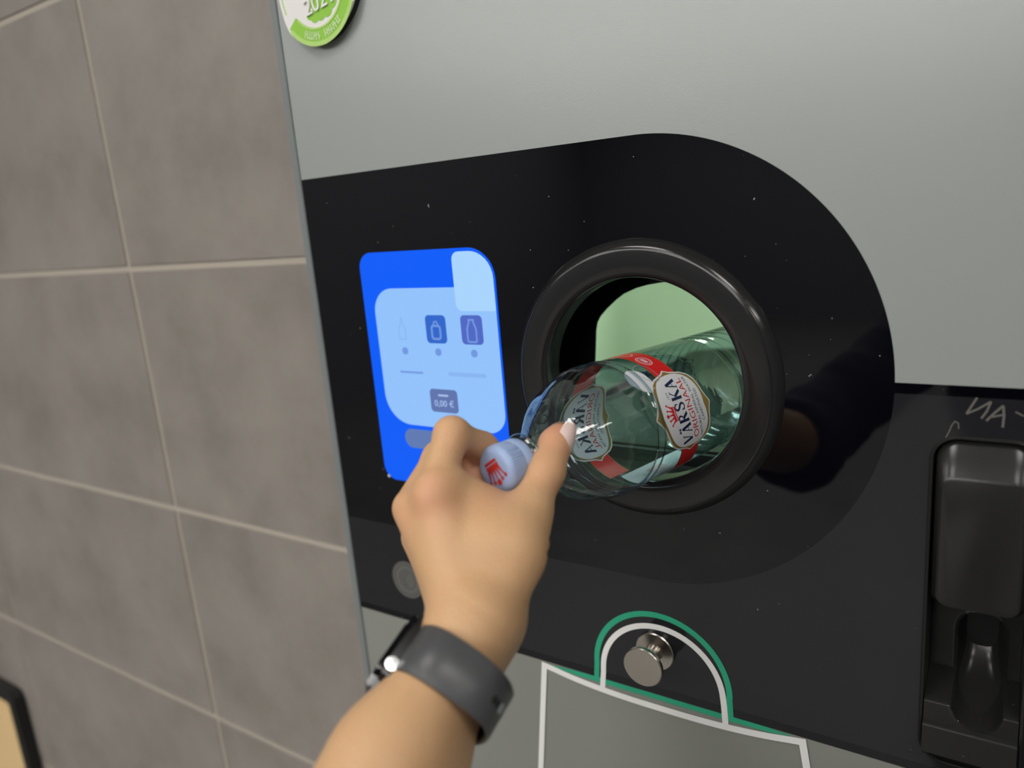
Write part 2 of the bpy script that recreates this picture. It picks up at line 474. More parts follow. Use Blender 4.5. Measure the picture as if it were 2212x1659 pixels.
for b in ((MX0 + .001, MX0 + .004, .03, .7), (MX1 - .004, MX1 - .001, .03, .7)): add_box(bm, *b, .002, MTOP - .001)
add_box(bm, MX0 + .001, MX1 - .001, .7, .704, .002, MTOP - .001); add_box(bm, MX0 + .004, MX1 - .004, .03, .7, MTOP - .004, MTOP - .001)
bm_obj('housing', bm, M['frame'], mc)

# inlet ring
rp = [(.012, .0700), (.003, .0700), (-.0015, .0702), (-.0036, .0710), (-.0052, .0724), (-.0060, .0745), (-.0062, .078), (-.0063, .0880), (-.0061, .0895), (-.0054, .0910), (-.0044, .0920), (-.0038, .0926), (-.0012, .0950), (-.0002, .0955), (-.0002, .0880), (.004, .0880), (.012, .0850), (.012, .0700)]
lathe('inlet_ring', rp, (RC[0], 0, RC[1] + ZC), (0, 1, 0), (1, 0, 0), M['ring'], mc, 128, auto=50)

# chamber behind the ring
bx = (-.345, -.095, -.205, -.020)
cham = bpy.data.objects.new('inlet_chamber', None); COL.objects.link(cham); cham.parent = mc; cham.location = Vector((-.22, .1, ZC - .12)) - Vector(origin(mc))
bm = bmesh.new()
add_box(bm, bx[0] - .003, bx[0], .0122, .074, bx[2] + ZC, bx[3] + ZC); add_box(bm, bx[1], bx[1] + .003, .0122, .074, bx[2] + ZC, bx[3] + ZC)
add_box(bm, bx[0], bx[1], .0122, .074, bx[3] + ZC, bx[3] + ZC + .003); add_box(bm, bx[0], bx[1], .0122, .074, bx[2] + ZC - .003, bx[2] + ZC)
bm_obj('throat', bm, M['black_gloss'], cham)
plate('throat_collar', [(bx[0], bx[2]), (bx[1], bx[2]), (bx[1], bx[3]), (bx[0], bx[3])], [circ(*RC, .0705, 64)], .0125, .0145, M['black_gloss'], cham)
plate('partition', [(bx[0] - .05, bx[2] - .03), (bx[1] + .06, bx[2] - .03), (bx[1] + .06, bx[3] + .05), (bx[0] - .05, bx[3] + .05)],
      [[(-.2840, -.2045), (-.1000, -.2045), (-.1000, -.0900), (-.1060, -.0740), (-.1250, -.0650), (-.1500, -.0612), (-.1850, -.0600), (-.2100, -.0602), (-.2200, -.0611), (-.2312, -.0627), (-.2407, -.0650), (-.2518, -.0695), (-.2590, -.0744), (-.2672, -.0812), (-.2730, -.0871), (-.2760, -.0922), (-.2775, -.0985), (-.2804, -.1275)]], .0745, .0765, M['black_gloss'], cham)
bm = bmesh.new()
X0, X1, Z0, Z1, Y1 = bx[0] - .05, bx[1] + .06, -.215, bx[3] + .05, .50
pts_ = [(X0, .077)] + [(X0 + .13 - .13 * math.cos(t), Y1 - .13 + .13 * math.sin(t)) for t in np.linspace(0, PI / 2, 14)] + [(X1 - .13 + .13 * math.sin(t), Y1 - .13 + .13 * math.cos(t)) for t in np.linspace(0, PI / 2, 14)] + [(X1, .077)]
lo_ = [bm.verts.new((x, y, Z0 + ZC)) for x, y in pts_]; hi_ = [bm.verts.new((x, y, Z1 + ZC)) for x, y in pts_]
for i in range(len(pts_) - 1): bm.faces.new((lo_[i], lo_[i + 1], hi_[i + 1], hi_[i]))
bm.faces.new(hi_)
bm_obj('chamber_wall', bm, M['chamber'], cham, True, 40)
box('conveyor_belt', (-.345, -.06, .080, Y1 - .005, Z0 + ZC, -.196 + ZC), mat('rubber_belt', (.008, .010, .010), .55), cham)
box('roller', (-.33, -.08, .085, .1, -.197 + ZC, -.194 + ZC), M['black'], cham)
bm = bmesh.new(); add_box(bm, -.385, -.20, .082, .180, Z1 + ZC - .008, Z1 + ZC - .001)
M['led'] = mat('chamber_led', (.1, .1, .1), .5, emit=(.78, 1.0, .80), es=23)
bm_obj('chamber_lamp', bm, M['led'], cham)

# screen
scr = plate('screen', rrect(-.4535, -.3183, -.2198, -.0236, .012, 10, (.013, .013, .024, .013)), [], -.0004, -.0001, M['scr_blue'], mc)
Flat().poly(rrect(-.4420, -.3200, -.1675, -.0530, .018, 10, (.026, .016, .004, .020))).front('screen_card', -.0004, M['scr_card'], scr)
Flat().poly(rrect(-.3568, -.3200, -.0713, -.0262, .006, 8, (.006, .001, .021, .006))).front('corner_tile', -.0006, M['scr_light'], scr)
ic = Flat().poly(rrect(-.3892, -.3688, -.0971, -.0745, .0035, 5)).front('can_icon', -.0006, M['scr_icon'], scr)
f = Flat(); f.strip(rrect(-.3832, -.3748, -.0935, -.0830, .002, 4), .0017, True); f.strip([(-.3815, -.0822), (-.3800, -.0797), (-.378, -.0797), (-.3765, -.0822)], .0012)
f.front('can_outline', -.0008, M['scr_line'], ic)
ic = Flat().poly(rrect(-.3541, -.3337, -.0972, -.0744, .0035, 5)).front('bottle_icon', -.0006, M['scr_violet'], scr)
f = Flat(); f.strip([(-.3462, -.0780), (-.3462, -.0800), (-.3482, -.0850), (-.3482, -.0942), (-.3472, -.0952), (-.3408, -.0952), (-.3398, -.0942), (-.3398, -.0850), (-.3418, -.0800), (-.3418, -.0780)], .0014, True)
f.front('bottle_outline', -.0008, M['scr_line'], ic)
f = Flat(); f.strip([(-.4152, -.0770), (-.4156, -.0815), (-.4180, -.0860), (-.4180, -.0945), (-.4112, -.0945), (-.4112, -.0860), (-.4136, -.0815), (-.4140, -.0770)], .0010, True)
f.front('glass_bottle_icon', -.0006, M['scr_faint'], scr)
for x in (-.4137, -.3790, -.3437): Flat().poly(rrect(x - .0030, x + .0030, -.1072, -.1012, .0026, 5)).front('counter', -.0006, M['scr_line'], scr)
f = Flat(); f.poly(rrect(-.4217, -.3972, -.1228, -.1212, .0007, 3)); f.front('text_line', -.0006, M['scr_line'], scr)
f = Flat(); f.poly(rrect(-.3708, -.3345, -.1232, -.1198, .0010, 3)); f.front('text_line', -.0006, M['scr_faint'], scr)
pay = Flat().poly(rrect(-.3924, -.3645, -.1540, -.1347, .0032, 5)).front('refund_tile', -.0006, M['scr_slate'], scr)
f = Flat(); f.text('0,00 €', -.3784, -.1468, .0076); f.poly(rrect(-.3838, -.3736, -.1406, -.1390, .0006, 3)); f.front('refund_text', -.0008, M['scr_text'], pay)
Flat().poly(rrect(-.4250, -.345, -.1878, -.1712, .0080, 8)).front('screen_button', -.0005, M['scr_grey'], scr)
lathe('white_dot', [(0, .0016), (-.0006, .0014), (-.0009, .0004)], (-.4497, -.0001, -.2173 + ZC), (0, 1, 0), (1, 0, 0), mat('dot_white', (.6, .6, .55), .3), mc, 16, closed_ends=True)  # small raised white dot in the screen's lower left corner

# contactless reader mark
rd = Flat().disc(-.4432, -.3162, .0180, 48).front('card_reader', -.0001, M['reader'], mc)
f = Flat(); f.ring(-.4432, -.3162, .0118, .0016)
for q in (.0022, .0048, .0074): f.ring(-.4448, -.3162, q, .0013, 14, -1.05, 1.05)
f.front('contactless_symbol', -.0003, M['reader_l'], rd)

# lock on the door
lathe('door_lock', [(.0005, .008), (-.004, .008), (-.005, .007), (-.005, 0.0002)], (-.4385, 0, -.3842 + ZC), (0, 1, 0), (1, 0, 0), M['black'], mc, 32, auto=40)

# award badge
bc = (-.4578, .1788)
bo = []
for i in range(96):
    a = 2 * PI * i / 96; d = math.degrees(a) % 360
    r = .0402
    for c_ in (222, 337, 42, 138):
        k = abs((d - c_ + 180) % 360 - 180); r = max(r, .0402 + .0028 * max(0, 1 - k / 26))
    bo.append((bc[0] + r * math.cos(a), bc[1] + r * math.sin(a)))
bdg = plate('award_badge', [(bc[0] + (x - bc[0]) * .985, bc[1] + (z - bc[1]) * .985) for x, z in bo], [], -.0056, 0, M['black'], mc)
pl = plate('badge_face', bo, [], -.0068, -.0056, M['badge_w'], bdg)
f = Flat(); f.ring(*bc, .0368, .0012, 60, math.radians(-22), math.radians(202)); f.front('badge_line', -.0068, M['badge_l'], bdg)
f = Flat(); f.strip(circ(*bc, .0352, 40, math.radians(217), math.radians(341), True), .0108); f.front('banner', -.0068, M['badge_g'], bdg, .0003)
f = Flat(); f.strip([(bc[0] + r_ * math.cos(t_), bc[1] + r_ * math.sin(t_)) for t_, r_ in [(math.radians(221 + 3 * i), .0405 - .0) for i in range(39)]], .0034)
f.strip(circ(*bc, .0296, 40, math.radians(222), math.radians(336), True), .0016); f.front('banner_edge', -.0071, M['badge_l'], bdg, .0003)
f = Flat()
def arcmap(x, z): 
    a = math.radians(278) + x / .0348; r = .0348 - z
    return (bc[0] + r * math.cos(a), bc[1] + r * math.sin(a))
rg = random.Random(7)
x = -.0205
while x < .0205:                      # the banner's lettering is too blurred to read
    wdt = rg.uniform(.0020, .0030)
    if not (-.0035 < x < -.001):
        f.strip([arcmap(x, -.0030), arcmap(x + rg.uniform(-.0004, .0006), .0030)], .0011)
        zz = rg.uniform(-.002, .002); f.strip([arcmap(x, zz), arcmap(x + wdt * .7, zz + rg.uniform(-.001, .001))], .0010)
    x += wdt
f.front('banner_lettering', -.0072, M['badge_t'], bdg)
f = Flat()
for (px, pz, r_) in ((-.4660, .1598, .0035), (-.4610, .1582, .0048), (-.4545, .1590, .0052), (-.4475, .1610, .0060), (-.4430, .1670, .0075), (-.4480, .1720, .008), (-.4560, .1680, .008)): f.disc(px, pz, r_)
f.front('green_splash', -.0068, M['badge_g'], bdg, .0002)
f = Flat(); f.text('2021', -.4535, .1670, .0170, .17, 1.0); 
bm = bmesh.new(); vs = [bm.verts.new((a, -.0071, b + ZC)) for a, b in f.v]
for q in f.f: bm.faces.new([vs[i] for i in q])
r = bmesh.ops.extrude_face_region(bm, geom=bm.faces[:]); bmesh.ops.translate(bm, verts=[v for v in r['geom'] if isinstance(v, bmesh.types.BMVert)], vec=(0, -.0012, 0))
bm_obj('year_numerals', bm, M['badge_w'], bdg)

# bag hook
kx, kz = -.2046, -.3213
hk = bpy.data.objects.new('bag_hook', None); COL.objects.link(hk); hk.parent = mc; hk.location = Vector((kx, 0, kz + ZC)) - Vector(origin(mc))
O = (kx, 0, kz + ZC); AX = (0, -1, 0)
lathe('base_disc', [(0, .0148), (.0026, .0148), (.0033, .0142), (.0034, .0001)], O, AX, (1, 0, 0), M['steel'], hk, 56, auto=30)
lathe('stem', [(.003, .0068), (.0045, .0060), (.021, .0060)], O, AX, (1, 0, 0), M['steel'], hk, 40)
lathe('front_disc', [(.0205, .0001), (.0205, .0135), (.0212, .0145), (.0240, .0147), (.0246, .0141), (.0247, .0001)], O, AX, (1, 0, 0), M['steel'], hk, 56, auto=30)

# bag sticker: white and green outlines of a carrier bag
zl = lambda x: -.3605 - .0078 * max(0.0, 1 - abs((x + .203) / .100) ** 2.6)
dec = bpy.data.objects.new('bag_decal', None); COL.objects.link(dec); dec.parent = mc; dec.location = Vector((-.2, 0, ZC - .4)) - Vector(origin(mc))
f = Flat()
top = [(-.3030, -.3622)] + [(x, zl(x) - .0012) for x in np.linspace(-.295, -.112, 20)] + [(-.1016, -.3618)]
f.strip([(-.3330, -.600)] + [(-.3158, -.4700)] + top + [(-.0975, -.3900), (-.0920, -.44), (-.0740, -.600)], .0050)
f.strip([(-.3330, -.600), (-.0740, -.600)], .0046)
f.strip([(-.2506, -.3670), (-.2489, -.3520)] + circ(-.2018, -.3490, .0468, 34, PI - .06, .06, True) + [(-.1545, -.3520), (-.1537, -.3670)], .0043)
f.front('white_outline', -.0003, M['white_ink'], dec)
f = Flat()
f.strip([(-.2553, -.3605), (-.2540, -.3450)] + circ(-.2022, -.3445, .0518, 36, PI - .03, .03, True) + [(-.1507, -.3450), (-.1500, -.3605)], .0043)
f.strip([(-.2985, -.3606), (-.2750, -.3606), (-.2558, -.3606), (-.1500, -.3606), (-.1250, -.3602), (-.1095, -.3598)], [.0002, .0036, .0042, .0042, .0036, .0004])
f.front('green_outline', -.0002, M['green_ink'], dec)

# scratched letters on the charcoal sheet
def sc(*pts): return [((2.5e-4 * 0 + xx), zz) for xx, zz in pts]
def front_xy(u, v):
    d = FWD + RIGHT * (u - 1106) / FPX - UP * (v - 829.5) / FPX; t = -CAM[1] / d[1]; return (CAM[0] + d[0] * t, d[2] * t)
f = Flat()
k = lambda x, y: front_xy(1852 + x / 3.95, 820 + y / 3.95)
for pl_, wd in (([(930, 292), (1022, 155)], .0011), ([(930, 292), (1030, 250), (1142, 188)], .0011), ([(1142, 188), (1105, 270), (1058, 332)], .0011), ([(1100, 352), (1170, 285), (1246, 222)], .0012), ([(1246, 222), (1252, 310), (1240, 408)], .0012), ([(1150, 318), (1248, 300)], .0010), ([(752, 500), (785, 440), (805, 390), (835, 355), (862, 372), (864, 420)], .0006), ([(1350, 275), (1422, 312)], .0008)):
    f.strip([k(*q) for q in pl_], wd)
f.front('scratch_mark', -.00005, M['scratch'], mc, .0001)

# receipt module
rs = bpy.data.objects.new('receipt_slot', None); COL.objects.link(rs); rs.parent = mc; rs.location = Vector((-.008, 0, ZC - .25)) - Vector(origin(mc))
bm = bmesh.new(); edges = []
def loopstrip(bm, loops):
    rings = [[bm.verts.new((x, y, z + ZC)) for (x, z) in L] for L, y in loops]
    n = len(rings[0])
    for a, b in zip(rings, rings[1:]):
        for i in range(n):
            bm.faces.new((a[i], a[(i + 1) % n], b[(i + 1) % n], b[i]))
    return rings
o_ = lambda e, r: rrect(XS[0] + e, XS[1] - e, ZS[0] + e, ZS[1] - e, r, 8)
loopstrip(bm, [(o_(-.0012, .0142), -.0001), (o_(-.0010, .0140), -.0010), (o_(-.0002, .0132), -.0017), (o_(.0007, .0123), -.0013), (o_(.0012, .0118), .004), (o_(.0012, .0118), .05)])
bm_obj('bezel', bm, M['slot'], rs, True, 40)
bm = bmesh.new(); bm.faces.new([bm.verts.new((x, .0499, z + ZC)) for x, z in o_(.0012, .0118)]); bm_obj('slot_back', bm, M['black'], rs)
# cover plate with a slanting top facet
cx0, cx1 = XS[0] + .0020, XS[1] - .0020
c = lambda e, zt, zb, rt, rb: rrect(cx0 + e, cx1 - e, zb + e, zt - e, rt, 8, (rb, rb, rt, rt))
bm = bmesh.new()
R_ = loopstrip(bm, [(c(0, -.1430, -.2438, .011, .0075), .010), (c(0, -.1432, -.2438, .011, .0075), .003), (c(.0004, -.1440, -.2436, .0105, .0073), .0018), (c(.0030, -.1582, -.2432, .0070, .0070), -.0055), (c(.0042, -.1588, -.2428, .0062, .0064), -.0064)])
bm.faces.new(R_[-1]); bm_obj('cover', bm, M['slot'], rs, True, 32)
# tray with a finger scoop: height field towards the viewer
tx0, tx1, tz0, tz1 = XS[0] + .0014, XS[1] - .0014, ZS[0] + .0018, -.2440
nx, nz = 76, 280
gx = np.linspace(tx0, tx1, nx); gz = np.linspace(tz0, tz1, nz)
XX, ZZ = np.meshgrid(gx, gz, indexing='ij')
out = np.interp(ZZ, [-.3445, -.3440, -.3375, -.3364, -.3352, -.3206, -.3198, -.3192, -.3072, -.3066, -.3056, -.3020, -.2440], [-.001, .000, .0035, .0088, .0095, .0050, .0042, .0016, .0004, -.0002, -.0030, -.0340, -.0370])
cxs = (-.0176 + .0086) / 2; hw = .0128
dd = np.hypot(XX - cxs, ZZ - np.clip(ZZ, -.305, -.274))
scoop = -.0520 * np.sqrt(1 - np.clip((-.278 - ZZ) / .0405, 0, 1) ** 2) - .001 + .016 * (np.clip(dd / hw, 0, 1)) ** 4 * np.clip((ZZ + .320) / .03, 0, 1)
wgt = np.clip((hw - dd) / .0009, 0, 1)
out = out * (1 - wgt) + scoop * wgt
out = out + np.exp(-((dd - hw) / .0009) ** 2) * .0008 * (ZZ > -.320)
vs = np.stack([XX, -out, ZZ + ZC], -1).reshape(-1, 3)
fs = [(i * nz + j, (i + 1) * nz + j, (i + 1) * nz + j + 1, i * nz + j + 1) for i in range(nx - 1) for j in range(nz - 1)]
tr_ = mesh('tray', vs, fs, M['slot'], rs, True); tr_.data.set_sharp_from_angle(angle=math.radians(50))

# ------------------------------------------------------------------ bottle
AX = at(2700, 385, 1) - CAM; AX /= np.linalg.norm(AX)
BS = .94                              # bottle size
B0 = at(1068, 1017, .404)
vw = B0 + AX * .155 - CAM; E1 = -(vw - AX * np.dot(vw, AX)); E1 /= np.linalg.norm(E1)     # towards the viewer
E2 = np.cross(AX, E1)
bt = thing('water_bottle', 'clear plastic mineral water bottle with pale blue cap, pushed into the round inlet', 'bottle', tuple(B0))
def bp(s, a, r): return B0 + BS * (AX * s + r * (math.cos(a) * E1 + math.sin(a) * E2))
prof = [(.0205, .0122), (.0225, .0122), (.0232, .0150), (.0242, .0158), (.0252, .0150), (.0258, .0124), (.029, .0125), (.033, .0135), (.037, .0158), (.042, .0195), (.048, .0240), (.055, .0288), (.063, .0335), (.071, .0372), (.079, .0398), (.087, .0413), (.094, .0420), (.099, .0423), (.1005, .0422), (.1020, .0414), (.1030, .0402), (.1045, .0402), (.1055, .0414), (.1070, .0422), (.1090, .0422), (.1100, .0414), (.1110, .0404), (.1125, .0404), (.1140, .0411), (.116, .0414), (.121, .0415), (.130, .0415), (.175, .0415), (.205, .0415), (.208, .0413), (.211, .0400)]
s_ = .211
while s_ < .292:
    prof += [(s_ + .002, .0394), (s_ + .005, .0402), (s_ + .009, .0414), (s_ + .012, .0414), (s_ + .0145, .0402)]; s_ += .0145
prof += [(.300, .0412), (.306, .0395), (.311, .0350), (.314, .0290), (.312, .0150), (.306, .0040)]
prof = [(q, r if q < .03 else r * (1 + .060 * min(1, (q - .03) / .05))) for q, r in prof]
def flute(s, a, r):
    k = math.exp(-((s - .060) / .020) ** 2)
    return r * (1 + k * .026 * math.cos(9 * a + 24 * (s - .05)) + math.exp(-((s - .080) / .010) ** 2) * .010 * math.cos(9 * a + 18 * (s - .05))) + .0005 * math.exp(-((s - .090) / .006) ** 2) * math.cos(22 * a)
lathe('bottle_body', prof, B0, AX, E1, M['pet'], bt, 144, fn=flute, k=BS)
# cap with fine grip ribs and tamper band
def rib(s, a, r): return r + (.00028 * (1 if math.cos(60 * a) > 0 else -1) if .0035 < s < .0125 and r > .0130 else 0)
cp = lathe('cap', [(.0002, .0001), (.0, .0090), (.0002, .0112), (.0011, .0128), (.0024, .0138), (.0036, .0141), (.0040, .0141), (.0080, .0141), (.0122, .0141), (.0126, .0139), (.0132, .0136), (.0138, .0139), (.0146, .0143), (.0190, .0143), (.0198, .0140), (.0200, .0125)], B0, AX, E1, M['cap'], bt, 240, fn=rib, auto=60, k=BS)
E = np.array
def onaxis(s, x, y):     # flat on the cap's face
    return B0 + AX * s + x * E1 + y * E2
def crown(f, w_, h_, small=.09, ball=.12, n=5):
    """crown: base bar and fanned spikes with balls"""
    f.poly([(-.36 * w_, 0), (.36 * w_, 0), (.40 * w_, .12 * h_), (-.40 * w_, .12 * h_)])
    f.poly([(-.40 * w_, .18 * h_), (.40 * w_, .18 * h_), (.36 * w_, .40 * h_), (-.36 * w_, .40 * h_)])
    for i in range(n):
        t_ = (i - (n - 1) / 2) / ((n - 1) / 2)
        bx_, tx_ = .30 * t_ * w_, .52 * t_ * w_; ty_ = h_ * (1.0 - .14 * abs(t_))
        f.strip([(bx_, .34 * h_), ((bx_ + tx_) / 2 * 1.0, .62 * h_), (tx_, ty_)], [small * 2.0 * w_, small * w_, small * .7 * w_])
        f.disc(tx_, ty_, (ball if i == n // 2 else ball * .62) * w_, 16)
f = Flat(); crown(f, .0140, .0132, .075, .13)
vs = []; ca = math.radians(0)
du = at(1110, 1060, .43) - at(1068, 1010, .43); du = du - AX * np.dot(du, AX); du /= np.linalg.norm(du)      # crown points this way on the cap
dv = np.cross(AX, du)
fl = [B0 - AX * (.00025 + 4e-6 * k_) + BS * (du * (y - .0060) + dv * x) for (x, y), k_ in zip(f.v, f.k)]
mesh('cap_crown', fl, f.f, M['red_cap'], cp)

# label: wrapped shapes. u runs round the bottle (text direction), v towards the cap
R0 = .0440
PHI0, SL = .18, .1340      # where the shield sits
SGN = -1.0
def wrap(u, v, lift, phi=None, sl=None):
    a = (PHI0 if phi is None else phi) + SGN * u / R0
    return bp((SL if sl is None else sl) - v + .016 * max(0.0, SGN * u / R0), a, R0 + lift)
def wrapped(name, f, lift, m, parent, phi=None, sl=None, both=True, maxlen=.004):
    bm = bmesh.new(); vs = [bm.verts.new((a, b, 4e-6 * k_)) for (a, b), k_ in zip(f.v, f.k)]
    for q in f.f:
        try: bm.faces.new([vs[i] for i in q])
        except ValueError: pass
    bmesh.ops.triangulate(bm, faces=bm.faces[:])
    for _ in range(5):
        le = [e for e in bm.edges if e.calc_length() > maxlen]
        if not le: break
        bmesh.ops.subdivide_edges(bm, edges=le, cuts=1)
        bmesh.ops.triangulate(bm, faces=bm.faces[:])
    P2 = [(v.co.x, v.co.y, v.co.z) for v in bm.verts]; F2 = [[v.index for v in fc.verts] for fc in bm.faces]
    bm.verts.index_update(); F2 = [[v.index for v in fc.verts] for fc in bm.faces]; bm.free()
    V_ = [wrap(x, y, lift + z, phi, sl) for x, y, z in P2]
    F_ = list(F2)
    if both:                                # the film is printed through: show the print from inside too
        n = len(V_); V_ = V_ + [wrap(x, y, -lift - z, phi, sl) for x, y, z in P2]; F_ = F_ + [[i + n for i in q] for q in F2]
    return mesh(name, V_, F_, m, parent, True)

def shield_outline(sc_=1.0, inset=0.0):
    q = [(.0345, 0), (.0318, .0036), (.0304, .0078), (.0290, .0120), (.0258, .0160), (.0210, .0188), (.0150, .0202), (.0090, .0212), (.0045, .0228), (0, .0252)]
    pts = q + [(-x, y) for x, y in q[-2::-1]]; pts = pts + [(x, -y) for x, y in pts[-2:0:-1]]
    pts = [(x * .884, y * 1.30) for x, y in pts]
    out = []
    for x, y in pts:
        r = math.hypot(x, y); k = (r - inset) / r
        out.append((x * k, y * k))
    return out
def ellipse_ish(a, b, p, n=64): return [(a * math.copysign(abs(math.cos(t)) ** p, math.cos(t)), b * math.copysign(abs(math.sin(t)) ** p, math.sin(t))) for t in (2 * PI * i / n for i in range(n))]

def serif_word(f, word, cx, cz, h, wd, arch=0.0):
    """VÄRSKA in a bracketed roman letter"""
    T, t, Q = .17, .065, .055
    L = {'V': [([(.10, 1), (.47, 0)], T), ([(.88, 1), (.50, 0)], t), ([(-.02, 1), (.26, 1)], Q), ([(.72, 1), (1.02, 1)], Q)],
         'A': [([(.12, 0), (.48, 1)], t), ([(.50, 1), (.88, 0)], T), ([(.24, .33), (.74, .33)], Q), ([(-.02, 0), (.28, 0)], Q), ([(.70, 0), (1.04, 0)], Q)],
         'R': [([(.2, 0), (.2, 1)], T), ([(.2, .97), (.52, .97), (.70, .90), (.76, .75), (.68, .58), (.5, .50), (.2, .50)], .1), ([(.45, .52), (.90, 0)], T), ([(.02, 0), (.38, 0)], Q), ([(.78, 0), (1.04, 0)], Q), ([(.02, 1), (.3, 1)], Q)],
         'S': [([(.82, .74), (.76, .90), (.56, .99), (.34, .95), (.22, .80), (.30, .62), (.52, .50), (.72, .38), (.80, .22), (.70, .06), (.48, -.01), (.26, .06), (.16, .26)], [.06, .08, .09, .11, .13, .15, .17, .15, .13, .11, .09, .08, .06]), ([(.82, .98), (.82, .68)], Q), ([(.16, .02), (.16, .32)], Q)],
         'K': [([(.2, 0), (.2, 1)], T), ([(.26, .42), (.86, 1)], t), ([(.42, .58), (.90, 0)], T), ([(.02, 0), (.38, 0)], Q), ([(.02, 1), (.38, 1)], Q), ([(.70, 1), (1.0, 1)], Q), ([(.76, 0), (1.06, 0)], Q)]}
    n = len(word); adv = wd / n
    for i, ch_ in enumerate(word):
        x0 = cx - wd / 2 + i * adv
        for path, ww in L['A' if ch_ == 'Ä' else ch_]:
            pts = [(x0 + a * adv * .86, cz + (b - .5) * h + arch * (1 - ((x0 + a * adv * .86 - cx) / (wd / 2)) ** 2)) for a, b in path]
            f.strip(pts, [q * h * 1.05 for q in ww] if hasattr(ww, '__len__') else ww * h * 1.05)
        if ch_ == 'Ä':
            for dx in (.30, .62): f.disc(x0 + dx * adv * .86, cz + h * .70 + arch * .8, h * .085, 12)

def label_set(phi, tag_):
    sh = wrapped('shield_label', Flat().poly(shield_outline()), .00015, M['label_white'], bt, phi)
    wrapped('gold_border', Flat().poly(shield_outline(1, .0011)), .00022, M['gold'], sh, phi)
    wrapped('shield_field', Flat().poly(ellipse_ish(.0262, .0245, .78)), .00029, M['label_white'], sh, phi)
    f = Flat(); serif_word(f, 'VÄRSKA', 0, .0034, .0110, .0465, .0010)
    wrapped('name_lettering', f, .00036, M['navy'], sh, phi)
    f = Flat(); f.text('ORIGINAAL', 0, -.0072, .0086, 0, .95); wrapped('variety_lettering', f, .00036, M['red_ink'], sh, phi)
    f = Flat(); f.text('NATURAL MINERAL WATER', 0, -.0138, .0042, 0, .82); wrapped('kind_lettering', f, .00036, M['navy'], sh, phi)
    f = Flat(); f.text('CARBONATED', 0, -.0186, .0042, 0, .82)
    wrapped('carbonated_lettering', f, .00036, M['navy'], sh, phi)
    f = Flat(); f.text('EST.', -.0122, .0125, .0026); f.text('1973', .0122, .0125, .0026)
    wrapped('year_lettering', f, .00036, M['navy'], sh, phi)
    f = Flat(); g = Flat(); crown(g, .0130, .0098, .07, .10); f.add([(x, y + .0100) for x, y in g.v], g.f)
    wrapped('crown_mark', f, .00036, M['red_ink'], sh, phi)
    return sh
def patch(u0, u1, v0, v1, n=40):
    f = Flat(); us = np.linspace(u0, u1, n)
    return f.strip([(u, (v0 + v1) / 2) for u in us], v1 - v0)
C2 = PI * R0
# red band all round, gold edged; white back panel between
bandw = .0105
b_ = wrapped('red_band', patch(-.050, .186, -bandw, bandw, 120), .00006, M['red_band'], bt)
wrapped('band_edge', patch(-.050, .186, bandw - .0001, bandw + .0005, 120).add(*[(lambda q: (q.v, q.f))(patch(-.050, .186, -bandw - .0005, -bandw + .0001, 120))][0]), .00007, M['gold'], b_)
f = Flat(); f.ring(.0440, .002, .0056, .0008); f.ring(.0440, .002, .0042, .0005); f.poly(rrect(.0412, .0468, .0002, .0038, .0006, 3)); f.ring(.0605, .001, .0052, .0009)
wrapped('band_emblem', f, .00013, M['label_rose'], b_)
bk = wrapped('back_panel', patch(-.088, -.050, -.043, .034, 16), .00006, M['label_white'], bt)
wrapped('back_strip', patch(-.082, -.050, -bandw, bandw, 12), .00010, M['label_rose'], bk)
f = Flat()
rg = random.Random(3)
for i in range(9):
    v_ = .018 - i * .0026
    u_ = -.0560
    while u_ > -.077:
        l_ = rg.uniform(.0012, .0034); f.strip([(u_, v_), (u_ - l_, v_)], .0007); u_ -= l_ + .0007
f.poly([(-.0600, -.0222), (-.0545, -.0222), (-.0545, -.0185), (-.0600, -.0185)])
wrapped('fine_print', f, .00015, mat('fine_print_grey', (.16, .14, .17), .5), bk)
label_set(PHI0, 'front')
label_set(PHI0 + PI, 'back')
ov = wrapped('oval_sticker', Flat().poly(ellipse_ish(.0104, .0100, 1.0, 40)), .0002, M['label_white'], bt, PHI0 - .0285 / R0, .1060)
f = Flat(); f.strip(ellipse_ish(.0086, .0082, 1.0, 40), .0005, True)
wrapped('oval_line', f, .0003, mat('print_grey', (.3, .32, .36), .5), ov, PHI0 - .0326 / R0, .118)
f = Flat(); f.strip([(-.0028, -.0018), (0, -.0006), (.003, .0026)], [.0004, .0014, .0003]); f.strip([(0, -.0006), (.0012, -.0026)], .0008); f.strip([(-.001, -.0008), (-.003, .0012)], .0008)
wrapped('oval_figure', f, .0003, M['navy'], ov, PHI0 - .0326 / R0, .118)


# ------------------------------------------------------------------ signed distance bodies
class Field:
    def __init__(s, lo, hi, h):
        s.lo = np.array(lo, float); s.h = h
        s.n = np.ceil((np.array(hi) - s.lo) / h).astype(int) + 1
        s.d = np.full(s.n, 1.0, np.float32)
    def grid(s, a, b, pad):
        i0 = np.clip(np.floor((np.minimum(a, b) - pad - s.lo) / s.h).astype(int), 0, s.n); i1 = np.clip(np.ceil((np.maximum(a, b) + pad - s.lo) / s.h).astype(int) + 1, 0, s.n)
        sl = tuple(slice(int(p), int(q)) for p, q in zip(i0, i1))
        ax = [(s.lo[k] + s.h * np.arange(i0[k], i1[k])).astype(np.float32) for k in range(3)]
        return sl, ax


